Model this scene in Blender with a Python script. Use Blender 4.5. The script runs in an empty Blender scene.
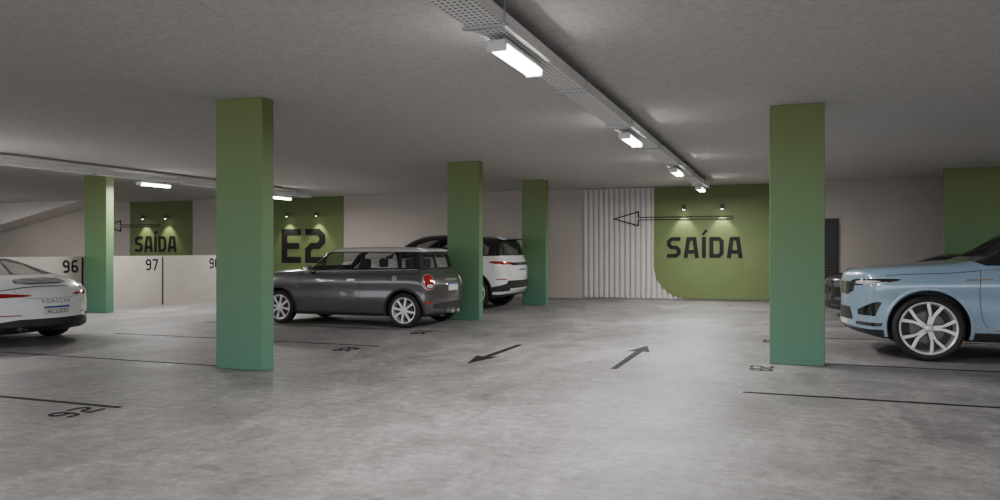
import bpy, bmesh, math, random
import numpy as np
from mathutils import Vector, Matrix
from mathutils.bvhtree import BVHTree
random.seed(4)
PI=math.pi
S=bpy.context.scene
C=S.collection
V=Vector

# ---------------------------------------------------------------- materials
def mat(name,col,rough=.5,metal=0,coat=0,vary=.06,scale=6,emit=0,bump=0,bscale=60,spec=.5,alpha=1):
    m=bpy.data.materials.new(name); m.use_nodes=True
    nt=m.node_tree; b=nt.nodes['Principled BSDF']
    tc=nt.nodes.new('ShaderNodeTexCoord'); n=nt.nodes.new('ShaderNodeTexNoise')
    n.inputs['Scale'].default_value=scale; n.inputs['Detail'].default_value=5
    nt.links.new(tc.outputs['Object'],n.inputs['Vector'])
    r=nt.nodes.new('ShaderNodeValToRGB')
    r.color_ramp.elements[0].position=.3; r.color_ramp.elements[1].position=.7
    r.color_ramp.elements[0].color=(*[c*(1-vary) for c in col],1)
    r.color_ramp.elements[1].color=(*[min(1,c*(1+vary)) for c in col],1)
    nt.links.new(n.outputs['Fac'],r.inputs['Fac']); nt.links.new(r.outputs['Color'],b.inputs['Base Color'])
    b.inputs['Roughness'].default_value=rough; b.inputs['Metallic'].default_value=metal
    b.inputs['Coat Weight'].default_value=coat; b.inputs['Coat Roughness'].default_value=.05
    b.inputs['Specular IOR Level'].default_value=spec; b.inputs['Alpha'].default_value=alpha
    if emit:
        b.inputs['Emission Color'].default_value=(1,.97,.93,1); b.inputs['Emission Strength'].default_value=emit
    if bump:
        n2=nt.nodes.new('ShaderNodeTexNoise'); n2.inputs['Scale'].default_value=bscale; n2.inputs['Detail'].default_value=6
        nt.links.new(tc.outputs['Object'],n2.inputs['Vector'])
        bp=nt.nodes.new('ShaderNodeBump'); bp.inputs['Strength'].default_value=bump; bp.inputs['Distance'].default_value=.02
        nt.links.new(n2.outputs['Fac'],bp.inputs['Height']); nt.links.new(bp.outputs['Normal'],b.inputs['Normal'])
    return m

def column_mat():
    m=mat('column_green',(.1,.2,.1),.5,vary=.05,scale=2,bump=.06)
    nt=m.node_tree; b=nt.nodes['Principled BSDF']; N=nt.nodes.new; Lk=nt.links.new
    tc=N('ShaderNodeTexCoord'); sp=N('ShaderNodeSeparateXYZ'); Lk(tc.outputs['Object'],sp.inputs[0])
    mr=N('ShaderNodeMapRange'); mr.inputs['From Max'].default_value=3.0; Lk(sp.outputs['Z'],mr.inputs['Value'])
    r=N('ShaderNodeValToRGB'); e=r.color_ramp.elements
    e[0].color=(.088,.225,.155,1); e[1].color=(.165,.205,.062,1); k=e.new(.5); k.color=(.118,.228,.095,1)  # teal foot to olive top: tint of the lighting painted into the colour
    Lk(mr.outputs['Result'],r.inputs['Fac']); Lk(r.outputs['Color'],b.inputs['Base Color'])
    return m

def floor_mat():
    m=bpy.data.materials.new('polished_concrete'); m.use_nodes=True
    nt=m.node_tree; b=nt.nodes['Principled BSDF']; N=nt.nodes.new; Lk=nt.links.new
    tc=N('ShaderNodeTexCoord')
    def noise(scale,detail,rough=.6,dist=0,stretch=None):
        n=N('ShaderNodeTexNoise'); n.inputs['Scale'].default_value=scale; n.inputs['Detail'].default_value=detail
        n.inputs['Roughness'].default_value=rough; n.inputs['Distortion'].default_value=dist
        if stretch:
            mp=N('ShaderNodeMapping'); mp.inputs['Scale'].default_value=stretch; mp.inputs['Rotation'].default_value=(0,0,.5)
            Lk(tc.outputs['Object'],mp.inputs['Vector']); Lk(mp.outputs['Vector'],n.inputs['Vector'])
        else: Lk(tc.outputs['Object'],n.inputs['Vector'])
        return n
    a=noise(.8,12,.75,.4); c=noise(2.0,12,.8,.8,(1,.5,1)); d=noise(11,8,.85); g=noise(7,10,.8,.3,(.35,2.2,1))
    def mix(x,y,f):
        k=N('ShaderNodeMix'); k.data_type='FLOAT'; k.inputs[0].default_value=f
        Lk(x,k.inputs[2]); Lk(y,k.inputs[3]); return k.outputs[0]
    s=mix(a.outputs['Fac'],c.outputs['Fac'],.58); s=mix(s,g.outputs['Fac'],.25); s=mix(s,d.outputs['Fac'],.3)
    r=N('ShaderNodeValToRGB'); e=r.color_ramp.elements
    e[0].position=.42; e[0].color=(.115,.11,.11,1); e[1].position=.58; e[1].color=(.37,.36,.357,1)
    k=e.new(.5); k.color=(.222,.216,.216,1)
    Lk(s,r.inputs['Fac']); Lk(r.outputs['Color'],b.inputs['Base Color'])
    mr=N('ShaderNodeMapRange'); mr.inputs['From Min'].default_value=.35; mr.inputs['From Max'].default_value=.65
    mr.inputs['To Min'].default_value=.42; mr.inputs['To Max'].default_value=.68
    Lk(c.outputs['Fac'],mr.inputs['Value']); Lk(mr.outputs['Result'],b.inputs['Roughness'])
    bp=N('ShaderNodeBump'); bp.inputs['Strength'].default_value=.3; bp.inputs['Distance'].default_value=.02
    Lk(s,bp.inputs['Height']); Lk(bp.outputs['Normal'],b.inputs['Normal'])
    return m

def tray_mat():
    m=bpy.data.materials.new('perforated_zinc'); m.use_nodes=True
    nt=m.node_tree; b=nt.nodes['Principled BSDF']; N=nt.nodes.new; Lk=nt.links.new
    tc=N('ShaderNodeTexCoord'); mp=N('ShaderNodeMapping'); mp.inputs['Scale'].default_value=(25,18,25)
    Lk(tc.outputs['Object'],mp.inputs['Vector'])
    vo=N('ShaderNodeTexVoronoi'); vo.inputs['Scale'].default_value=1; vo.inputs['Randomness'].default_value=0
    Lk(mp.outputs['Vector'],vo.inputs['Vector'])
    r=N('ShaderNodeValToRGB'); r.color_ramp.interpolation='CONSTANT'
    r.color_ramp.elements[0].color=(.12,.12,.12,1); r.color_ramp.elements[1].position=.26; r.color_ramp.elements[1].color=(.78,.78,.78,1)
    Lk(vo.outputs['Distance'],r.inputs['Fac']); Lk(r.outputs['Color'],b.inputs['Base Color'])
    b.inputs['Roughness'].default_value=.5
    return m

M=dict(
 floor=floor_mat(), tray=tray_mat(),
 ceil=mat('ceiling_concrete',(.52,.505,.49),.95,vary=.12,scale=24,bump=.3,bscale=34),
 wall=mat('taupe_wall',(.45,.405,.37),.9,vary=.04,scale=1.2,bump=.1),
 lowwall=mat('white_low_wall',(.40,.365,.33),.85,vary=.04,scale=2,bump=.1),
 ramp=mat('ramp_soffit',(.66,.62,.58),.9,vary=.05,scale=1,bump=.1),
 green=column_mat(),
 olive=mat('panel_green',(.125,.175,.058),.6,vary=.05,scale=2,bump=.05),
 slat=mat('slat_white',(.62,.60,.58),.7,vary=.03), slatb=mat('slat_back',(.42,.40,.385),.8),
 ink=mat('black_ink',(.012,.012,.013),.6,vary=.1,spec=.2), grout=mat('black_floor_paint',(.012,.012,.013),.7,vary=.3,scale=20,spec=.2),
 lampw=mat('lamp_white',(.75,.75,.75),.4), tube=mat('lamp_tube',(1,1,1),.4,emit=26,vary=0),
 metal=mat('grey_metal',(.4,.4,.41),.4,metal=.4), dark=mat('dark_metal',(.03,.03,.03),.5),
 louv=mat('louvre_dark',(.05,.047,.045),.5,vary=.1), seat=mat('seat_fabric',(.06,.055,.05),.8,vary=.1,scale=30),
 glass=mat('car_glass',(.02,.024,.026),.04,coat=1,vary=.1,spec=.8,alpha=.38),
 rubber=mat('tyre_rubber',(.018,.018,.019),.75,vary=.2,scale=20),
 plastic=mat('black_plastic',(.02,.02,.021),.45,vary=.1), gloss=mat('gloss_black',(.012,.012,.013),.12,coat=1,vary=.05),
 rim=mat('silver_alloy',(.75,.76,.78),.28,metal=.35,vary=.04), disc=mat('brake_steel',(.13,.13,.13),.4,metal=.8),
 chrome=mat('chrome',(.8,.8,.8),.12,metal=.9,vary=.02),
 red=mat('red_lens',(.33,.008,.008),.12,coat=1,vary=.05), lens=mat('clear_lens',(.75,.78,.8),.08,coat=1,vary=.03,metal=.3),
 slens=mat('smoked_lens',(.12,.125,.13),.08,coat=1,vary=.03,metal=.2),
 plate=mat('plate_white',(.7,.7,.72),.4,vary=.02), plateb=mat('plate_blue',(.02,.06,.3),.4,vary=.02),
 pgrey=mat('charcoal_paint',(.085,.082,.083),.3,metal=.25,coat=1,vary=.04), 
 pwhite=mat('white_paint',(.84,.85,.86),.3,coat=1,vary=.02),
 pblue=mat('light_blue_paint',(.27,.39,.51),.3,metal=.15,coat=1,vary=.03),
 pblack=mat('black_paint',(.015,.015,.018),.25,coat=1,vary=.05),
 silver=mat('silver_roof_paint',(.7,.7,.7),.3,metal=.05,coat=1,vary=.03),
)
# ---------------------------------------------------------------- helpers
def finish(name,bm,m,parent=None,smooth=None,mods=None,recentre=False):
    bmesh.ops.recalc_face_normals(bm,faces=bm.faces) if recentre!='keep' else None
    me=bpy.data.meshes.new(name)
    off=V((0,0,0))
    if recentre is True and len(bm.verts):
        lo=V([min(v.co[i] for v in bm.verts) for i in range(3)]); hi=V([max(v.co[i] for v in bm.verts) for i in range(3)])
        off=V(((lo.x+hi.x)/2,(lo.y+hi.y)/2,lo.z)); bmesh.ops.translate(bm,verts=bm.verts,vec=-off)
    bm.to_mesh(me); bm.free()
    me.materials.append(M[m])
    o=bpy.data.objects.new(name,me); C.objects.link(o)
    if parent: o.parent=parent
    o.location=off
    if smooth is not None:
        me.polygons.foreach_set('use_smooth',[True]*len(me.polygons))
        try: me.set_sharp_from_angle(angle=math.radians(smooth))
        except Exception: pass
    return o
def tag(o,label=None,cat=None,group=None,kind=None):
    if label: o['label']=label
    if cat: o['category']=cat
    if group: o['group']=group
    if kind: o['kind']=kind
    return o
def empty(name,loc,label=None,cat=None,group=None):
    o=bpy.data.objects.new(name,None); C.objects.link(o); o.location=loc; o.empty_display_size=.2
    return tag(o,label,cat,group)
def box(bm,x0,x1,y0,y1,z0,z1,bev=0):
    vs=[bm.verts.new((x,y,z)) for x in (x0,x1) for y in (y0,y1) for z in (z0,z1)]
    fs=[(0,1,3,2),(4,6,7,5),(0,4,5,1),(2,3,7,6),(0,2,6,4),(1,5,7,3)]
    nf=[bm.faces.new([vs[i] for i in f]) for f in fs]
    if bev:
        es=list({e for f in nf for e in f.edges})
        bmesh.ops.bevel(bm,geom=es,offset=bev,segments=2,affect='EDGES',profile=.5)
    return vs
def nb(): return bmesh.new()
def prism(bm,pts,fn,d0,d1):
    a=[bm.verts.new(fn(u,v,d0)) for u,v in pts]; b=[bm.verts.new(fn(u,v,d1)) for u,v in pts]
    bm.faces.new(a); bm.faces.new(b[::-1])
    n=len(pts)
    for i in range(n):
        j=(i+1)%n; bm.faces.new((a[i],a[j],b[j],b[i]))
def frame(o,R,U):
    o=V(o);R=V(R);U=V(U);N=R.cross(U)
    return lambda u,v,w=0: o+R*u+U*v+N*w
def tube(bm,p,q,r,seg=10):
    p=V(p);q=V(q);d=(q-p).normalized()
    a=V((0,0,1)) if abs(d.z)<.9 else V((1,0,0))
    s=d.cross(a).normalized(); t=d.cross(s)
    A=[];B=[]
    for i in range(seg):
        o=(s*math.cos(2*PI*i/seg)+t*math.sin(2*PI*i/seg))*r
        A.append(bm.verts.new(p+o));B.append(bm.verts.new(q+o))
    bm.faces.new(A);bm.faces.new(B[::-1])
    for i in range(seg):
        j=(i+1)%seg; bm.faces.new((A[i],B[i],B[j],A[j]))
def lathe(bm,prof,seg=44,closed=False):   # profile (r,y) about the y axis
    rings=[]
    for r,y in prof:
        rings.append([bm.verts.new((r*math.cos(2*PI*i/seg),y,r*math.sin(2*PI*i/seg))) for i in range(seg)])
    n=len(rings)
    for k in range(n if closed else n-1):
        a=rings[k];b=rings[(k+1)%n]
        for i in range(seg):
            j=(i+1)%seg; bm.faces.new((a[i],a[j],b[j],b[i]))
    return rings
def copy_tree(o,parent=None):
    c=o.copy(); C.objects.link(c); c.parent=parent
    for ch in o.children: copy_tree(ch,c)
    return c
def stroke(bm,pts,t,fn,d0,d1):
    P=[V((p[0],p[1])) for p in pts]; closed=(P[0]-P[-1]).length<1e-6
    if closed: P=P[:-1]
    n=len(P); Lf=[];Rt=[]
    for i in range(n):
        if closed or 0<i<n-1:
            a=(P[i]-P[i-1]).normalized(); b=(P[(i+1)%n]-P[i]).normalized()
            na=V((-a.y,a.x)); nn=V((-b.y,b.x)); m=(na+nn)
            if m.length<1e-4: m=na
            m.normalize(); k=t/2/max(.35,m.dot(na)); off=m*k
        else:
            d=(P[1]-P[0]) if i==0 else (P[-1]-P[-2]); d.normalize(); off=V((-d.y,d.x))*t/2
        Lf.append(P[i]+off);Rt.append(P[i]-off)
    for i in range(n if closed else n-1):
        j=(i+1)%n
        prism(bm,[tuple(Rt[i]),tuple(Rt[j]),tuple(Lf[j]),tuple(Lf[i])],fn,d0,d1)
xl,xr,yb,yt,ym,c_=.1,.54,.1,.9,.5,.12; mid=.32
G={
'S':(.64,[[(xr+.08,yt),(xl+c_,yt),(xl,yt-c_),(xl,ym+c_),(xl+c_,ym),(xr-c_,ym),(xr,ym-c_),(xr,yb+c_),(xr-c_,yb),(xl-.08,yb)]]),
'A':(.66,[[(.08,0),(.2,yt),(.46,yt),(.58,0)],[(.14,.29),(.52,.29)]]),
'I':(.2,[[(.1,0),(.1,1)],[(.04,1.09),(.22,1.32)]]),
'D':(.64,[[(xl,yb),(xl,yt),(xr-c_,yt),(xr,yt-c_),(xr,yb+c_),(xr-c_,yb),(xl,yb)]]),
'E':(.62,[[(xr+.08,yt),(xl,yt),(xl,yb),(xr+.08,yb)],[(xl,ym),(xr+.02,ym)]]),
'2':(.64,[[(xl-.08,yt),(xr-c_,yt),(xr,yt-c_),(xr,ym+c_),(xr-c_,ym),(xl+c_,ym),(xl,ym-c_),(xl,yb),(xr+.08,yb)]]),
'9':(.64,[[(xr,ym),(xl+c_,ym),(xl,ym+c_),(xl,yt-c_),(xl+c_,yt),(xr-c_,yt),(xr,yt-c_),(xr,yb+c_),(xr-c_,yb),(xl,yb)]]),
'6':(.64,[[(xl,ym),(xr-c_,ym),(xr,ym-c_),(xr,yb+c_),(xr-c_,yb),(xl+c_,yb),(xl,yb+c_),(xl,yt-c_),(xl+c_,yt),(xr,yt)]]),
'8':(.64,[[(xl,yb+c_),(xl,yt-c_),(xl+c_,yt),(xr-c_,yt),(xr,yt-c_),(xr,yb+c_),(xr-c_,yb),(xl+c_,yb),(xl,yb+c_)],[(xl,ym),(xr,ym)]]),
'7':(.6,[[(xl-.08,yt),(xr,yt),(xr,yt-.14),(xl+.12,0)]]),
'3':(.64,[[(xl-.08,yt),(xr-c_,yt),(xr,yt-c_),(xr,yb+c_),(xr-c_,yb),(xl-.08,yb)],[(xl+.05,ym),(xr,ym)]]),
'4':(.64,[[(xl,1),(xl,.4),(xr+.08,.4)],[(xr-.05,.75),(xr-.05,0)]]),
'1':(.36,[[(0,.75),(.18,.9),(.18,0)]]),
}
def write(name,txt,o,R,U,h,mt,t=.19,xs=1,gap=.12,depth=.012,centre=True,parent=None):
    bm=nb(); w=sum(G[ch][0]+gap for ch in txt)-gap
    f0=frame(o,R,U); x=-w/2
    for ch in txt:
        for q,pl in enumerate(G[ch][1]):
            stroke(bm,pl,t*(.62 if ch=='I' and q else 1),lambda u,v,d,x=x:f0((u+x)*h*xs,(v-.5)*h,d),0,depth+.0012*q)
        x+=G[ch][0]+gap
    return finish(name,bm,mt,parent,recentre=True)

# ---------------------------------------------------------------- setting
H=3.06; BY=21.15
X0,X1,Y0=-31,9,-10
def struct(name,bm,m):
    o=finish(name,bm,m); o['kind']='structure'; return o
bm=nb(); box(bm,X0,X1,Y0-1,BY,-.2,0); struct('floor',bm,'floor')
bm=nb(); box(bm,X0,X1,Y0,BY,H,H+.25); struct('ceiling',bm,'ceil')
bm=nb(); box(bm,X0,X1,BY,BY+.2,0,H); struct('wall_back',bm,'wall')
bm=nb(); box(bm,X0-.2,X0,Y0,BY,0,H); struct('wall_left',bm,'wall')
bm=nb(); box(bm,X1,X1+.2,Y0,BY,0,H); struct('wall_right',bm,'wall')
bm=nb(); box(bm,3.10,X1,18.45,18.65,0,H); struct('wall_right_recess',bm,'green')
bm=nb(); box(bm,-14.45,-14.3,0,18.0,0,1.21); struct('wall_low_left',bm,'lowwall')
fb=frame((0,BY,0),(1,0,0),(0,0,1))
bm=nb(); prism(bm,[(-23.0,H),(-23.5,2.96),(-31,1.42),(-31,H)],fb,0,1.0); struct('trim_1',bm,'ramp')
# louvred door
bm=nb(); box(bm,.15,1.22,BY-.04,BY,0,2.14); d=struct('door_1',bm,'dark')
bm=nb()
for i in range(24):
    z=.14+i*.08; box(bm,.22,1.15,BY-.075,BY-.04,z,z+.035)
o=finish('louvre',bm,'louv',d)

# ---------------------------------------------------------------- columns
def column(x0,x1,y0,y1,label):
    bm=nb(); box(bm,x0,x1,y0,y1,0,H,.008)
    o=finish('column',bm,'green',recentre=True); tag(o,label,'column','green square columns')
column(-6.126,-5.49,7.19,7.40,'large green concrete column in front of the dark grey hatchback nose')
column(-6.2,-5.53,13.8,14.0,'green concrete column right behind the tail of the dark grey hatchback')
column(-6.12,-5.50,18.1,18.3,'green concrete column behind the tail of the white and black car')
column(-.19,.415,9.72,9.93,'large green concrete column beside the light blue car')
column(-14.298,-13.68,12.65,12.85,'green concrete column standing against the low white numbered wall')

# ---------------------------------------------------------------- wall graphics
def gpanel(x0,x1,z0,z1,r,label):
    pts=[(x1,z0),(x1,z1),(x0,z1)]
    if r:
        for i in range(0,17):
            a=PI+PI/2*i/16; pts.append((x0+r+r*math.cos(a),z0+r+r*math.sin(a)))
    else: pts.append((x0,z0))
    bm=nb(); prism(bm,pts,fb,0,.075 if r else .015)
    return tag(finish('green_wall_panel',bm,'olive',recentre=True),label,'wall panel')
gpanel(-3.36,-.40,.06,H-.02,.9,'green wall panel with rounded lower corner beside the white vertical slats')
gpanel(-15.95,-13.06,.04,H-.02,0,'green wall panel behind the letter and digit E2')
gpanel(-21.75,-19.0,.04,H-.02,0,'distant green wall panel with SAÍDA above the low white wall')
bm=nb(); box(bm,-5.30,-2.4,BY-.02,BY,.04,H-.02)
root=finish('slatted_wall_panel',bm,'slatb',recentre=True); tag(root,'white vertical slat wall panel left of the green SAÍDA panel','wall panel')
bm=nb()
n=20; p=2.9/n
for i in range(n):
    x=-5.30+i*p-root.location.x; box(bm,x,x+p*.62,BY-.05-root.location.y,BY-.02-root.location.y,0,H-.07,.01)
finish('slats',bm,'slat',root)
tag(write('exit_lettering','SAIDA',(-2.05,BY-.0755,1.42),(1,0,0),(0,0,1),.56,'ink',t=.175,xs=1.06),'large black SAÍDA lettering on the green panel with rounded corner','lettering')
tag(write('exit_lettering','SAIDA',(-20.6,BY-.0155,1.56),(1,0,0),(0,0,1),.56,'ink',t=.17,xs=1.0),'black SAÍDA lettering on the distant green panel over low wall','lettering')
tag(write('sector_lettering','E2',(-14.55,BY-.0155,1.48),(1,0,0),(0,0,1),1.12,'ink',t=.175,xs=1.08),'tall black E2 lettering on green panel above grey hatchback','lettering')
def warrow(x0,x1,yw,label):
    f=frame((x0,yw,2.2),(1,0,0),(0,0,1)); L=x1-x0; bm=nb()
    stroke(bm,[(.72,.035),(.72,.19),(0.06,0),(.72,-.19),(.72,-.035)],.03,f,0,.012)
    stroke(bm,[(.71,.035),(L,.035),(L,-.035),(.71,-.035)],.022,f,0,.013)
    tag(finish('wall_arrow',bm,'ink',recentre=True),label,'arrow')
warrow(-4.5,-1.32,BY-.078,'long black outlined arrow pointing left across the white slats')
warrow(-22.9,-20.4,BY-.016,'small black outlined arrow pointing left beside the far left column')
for t,y,l in (('96',12.3,'black number 96 on low wall left of the far left column'),('97',14.55,'black number 97 on the low white wall'),('98',16.72,'black number 98 on low wall beside the large near column')):
    tag(write('bay_number',t,(-14.301,y,1.0),(0,1,0),(0,0,1),.28,'ink',t=.15,depth=.006),l,'number')
for y,l in ((14.9,'thin black upright stripe between numbers 97 and 98'),(17.1,'thin black upright stripe on low wall, nearest its end'),(12.60,'thin black upright stripe beside number 96')):
    bm=nb(); box(bm,-14.3,-14.294,y-.02,y+.02,0.02,1.19); tag(finish('wall_stripe',bm,'ink',recentre=True),l,'stripe')

# ---------------------------------------------------------------- floor markings
def fline(x0,x1,y,label,w=.05):
    bm=nb(); box(bm,x0,x1,y-w/2,y+w/2,0,.004); tag(finish('bay_line',bm,'grout',recentre=True),label,'floor line','parking bay lines')
fline(-10.2,-5.36,5.1,'black bay line beside floor number 92 at left foreground')
fline(-10.2,-6.2,7.32,'black bay line leading left from the large left column',.03)
fline(-10.2,-5.36,9.6,'black bay line on far side of the white sports car',.03)
fline(-10.2,-5.36,11.72,'black bay line along the near side of the grey hatchback',.03)
fline(-.39,5.0,7.7,'black bay line crossing the empty right foreground',.05)
fline(.42,5.0,9.95,'black bay line between right column and near side of blue car',.05)
fline(-.39,5.0,12.85,'black bay line on the far side of the blue car',.03)
fline(-.39,5.0,14.9,'black bay line in empty bay before the black car',.03)
def farrow(x,y0,y1,label):
    L=abs(y1-y0); s=1 if y1>y0 else -1
    f=frame((x,y0,0),(0,s,0),(-s,0,0)); bm=nb()
    prism(bm,[(0,-.035),(L-.62,-.05),(L-.68,-.15),(L,0),(L-.68,.15),(L-.62,.05),(0,.035)],f,0,.004)
    tag(finish('floor_arrow',bm,'grout',recentre=True),label,'floor arrow')
farrow(-3.56,10.45,8.5,'black floor arrow pointing toward the viewer, left of the other')
farrow(-1.84,8.7,10.95,'black floor arrow pointing away toward the SAÍDA wall')
for t,x,y,l in (('92',-5.55,4.82,'black number 92 painted on floor at left foreground'),('93',-5.62,9.15,'black floor number beyond the large left column'),
                ('94',-5.6,11.4,'black floor number behind tail of the grey hatchback'),('82',-.27,9.33,'black floor number at foot of the right column'),
                ('83',-.2,12.15,'black floor number beyond the right column')):
    tag(write('floor_number',t,(x,y,0),(0,1,0),(-1,0,0),.28,'grout',t=.12,depth=.004),l,'number')

# ---------------------------------------------------------------- cable trays and lamps
def tray(x,ya,yb_,label):
    r=empty('cable_tray',(x,ya,2.86),label,'cable tray'); L=yb_-ya; w=.13
    bm=nb(); box(bm,-w,w,0,L,0,.006); box(bm,-w,-w+.006,0,L,.006,.09); box(bm,w-.006,w,0,L,.006,.09)
    finish('channel',bm,'tray',r)
    for i in range(3):
        bm=nb(); tube(bm,(-.07+.06*i,0,.03),(-.07+.06*i,L,.03),.018,8); finish('cable',bm,'dark',r)
    y=.6
    while y<L:
        bm=nb(); 
        for sx in (-1,1): tube(bm,(sx*(w+.01),y,-.01),(sx*(w+.01),y,H-2.86),.005,6)
        box(bm,-w-.03,w+.03,y-.02,y+.02,-.022,-.002); finish('hanger',bm,'metal',r); y+=2.25
    return r
tray(-1.9,-7,19.5,'perforated metal cable tray running overhead to the SAÍDA wall')
tray(-13.0,-7,19.1,'perforated metal cable tray running overhead on the left side')
def lamp_proto():
    r=empty('ceiling_lamp',(0,0,0)); 
    bm=nb(); box(bm,-.075,.075,-.43,.43,-.035,.0,.014); finish('housing',bm,'lampw',r,40)
    for s in (-1,1):
        bm=nb(); tube(bm,(s*.038,-.41,-.056),(s*.038,.41,-.056),.026,14); finish('tube',bm,'tube',r,50)
        bm=nb(); box(bm,-.075,.075,s*.43-.018,s*.43+.018,-.088,-.01,.014); finish('end_cap',bm,'lampw',r,40)
        bm=nb(); box(bm,-.012,.012,s*.3-.02,s*.3+.02,0,.04); finish('clip',bm,'metal',r)
    return r
proto=None
spots=[(-1.9,5.5,'nearest ceiling lamp under the right cable tray'),(-1.9,10.05,'second ceiling lamp along the right cable tray'),
 (-1.9,14.5,'third ceiling lamp along the right cable tray'),(-1.9,18.7,'farthest ceiling lamp on right tray, near SAÍDA wall'),
 (-13.0,13.3,'ceiling lamp on left tray beside the far left column'),(-13.0,17.8,'ceiling lamp on left tray just before the E2 panel'),
 (-1.9,1.0,'ceiling lamp on right tray above the viewer'),(-13.0,8.8,'ceiling lamp on left tray above the white sports car'),
 (-1.9,-3.5,'ceiling lamp on right tray behind the viewer'),(-13.0,4.3,'ceiling lamp on left tray beyond left frame edge'),
 (-23.0,7.0,'added unseen fill lamp over the ramp, nearest the viewer'),(-23.5,12.0,'added unseen fill lamp over the middle of the ramp'),(-24.5,17.0,'added unseen fill lamp over the ramp by the back wall'),  # row added out of frame to brighten the dark left back
 (6.5,5.5,'added unseen fill lamp over the right bays, nearest the viewer'),(6.5,12.5,'added unseen fill lamp over the tail of the blue car')]  # right pair also added out of frame, as extra ambient light
for i,(x,y,l) in enumerate(spots):
    o=lamp_proto() if i==0 else copy_tree(proto)
    if i==0: proto=o
    dz=0 if x in (-1.9,-13.0) else H-2.836-.03
    o.location=(x,y,2.836-.012+dz); tag(o,l,'ceiling lamp','ceiling lamps')
    ld=bpy.data.lights.new('lamp_light','AREA'); ld.shape='RECTANGLE'; ld.size=.12; ld.size_y=.8; ld.energy=115; ld.color=(1,.97,.94)
    lo=bpy.data.objects.new('lamp_light',ld); C.objects.link(lo); lo.location=(x,y,2.735+dz)
# small wall spots
def sconce(x,label):
    r=empty('wall_spotlight',(x,BY-.2,2.42),label,'spotlight','small wall spotlights')
    bm=nb(); tube(bm,(0,0,0),(0,0,.13),.04,16); finish('lamp_head',bm,'dark',r,40)
    bm=nb(); tube(bm,(0,0,.1),(0,.19,.1),.012,8); finish('bracket',bm,'dark',r)
    bm=nb(); tube(bm,(0,0,-.004),(0,0,0),.03,14); finish('lens',bm,'tube',r)
    ld=bpy.data.lights.new('spot','SPOT'); ld.energy=60; ld.spot_size=1.4; ld.spot_blend=.7; ld.shadow_soft_size=.03; ld.color=(1,.93,.72)
    lo=bpy.data.objects.new('spot',ld); C.objects.link(lo); lo.location=(x,BY-.24,2.40); lo.rotation_euler=(.14,0,0)
for x,l in ((-2.56,'left small wall spotlight above the near SAÍDA lettering'),(-1.58,'right small wall spotlight above the near SAÍDA lettering'),
            (-15.05,'left small wall spotlight above E2'),(-13.95,'right small wall spotlight above E2'),
            (-21.0,'left small wall spotlight above the distant SAÍDA'),(-20.0,'right small wall spotlight above the distant SAÍDA')):
    sconce(x,l)

# ---------------------------------------------------------------- CARS
def pch(P):
    xs=[p[0] for p in P]; ys=[p[1] for p in P]; n=len(xs)
    d=[(ys[i+1]-ys[i])/(xs[i+1]-xs[i]) for i in range(n-1)]
    m=[d[0]]+[0 if d[i-1]*d[i]<=0 else 2*d[i-1]*d[i]/(d[i-1]+d[i]) for i in range(1,n-1)]+[d[-1]]
    def f(x):
        if x<=xs[0]: return ys[0]
        if x>=xs[-1]: return ys[-1]
        i=0
        while x>xs[i+1]: i+=1
        h=xs[i+1]-xs[i]; t=(x-xs[i])/h
        return ys[i]*(2*t**3-3*t*t+1)+h*m[i]*(t**3-2*t*t+t)+ys[i+1]*(-2*t**3+3*t*t)+h*m[i+1]*(t**3-t*t)
    return f
def chaikin(P,it):
    for _ in range(it):
        Q=[]
        for i in range(len(P)):
            a=P[i];b=P[(i+1)%len(P)]
            Q.append(a.lerp(b,.22));Q.append(a.lerp(b,.78))
        P=Q
    return P
def line_z(x,p,q): return p[1]+(q[1]-p[1])*(x-p[0])/(q[0]-p[0])
def inpoly(x,y,P):
    r=False; j=len(P)-1
    for i in range(len(P)):
        if (P[i][1]>y)!=(P[j][1]>y) and x<(P[j][0]-P[i][0])*(y-P[i][1])/(P[j][1]-P[i][1])+P[i][0]: r=not r
        j=i
    return r
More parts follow.
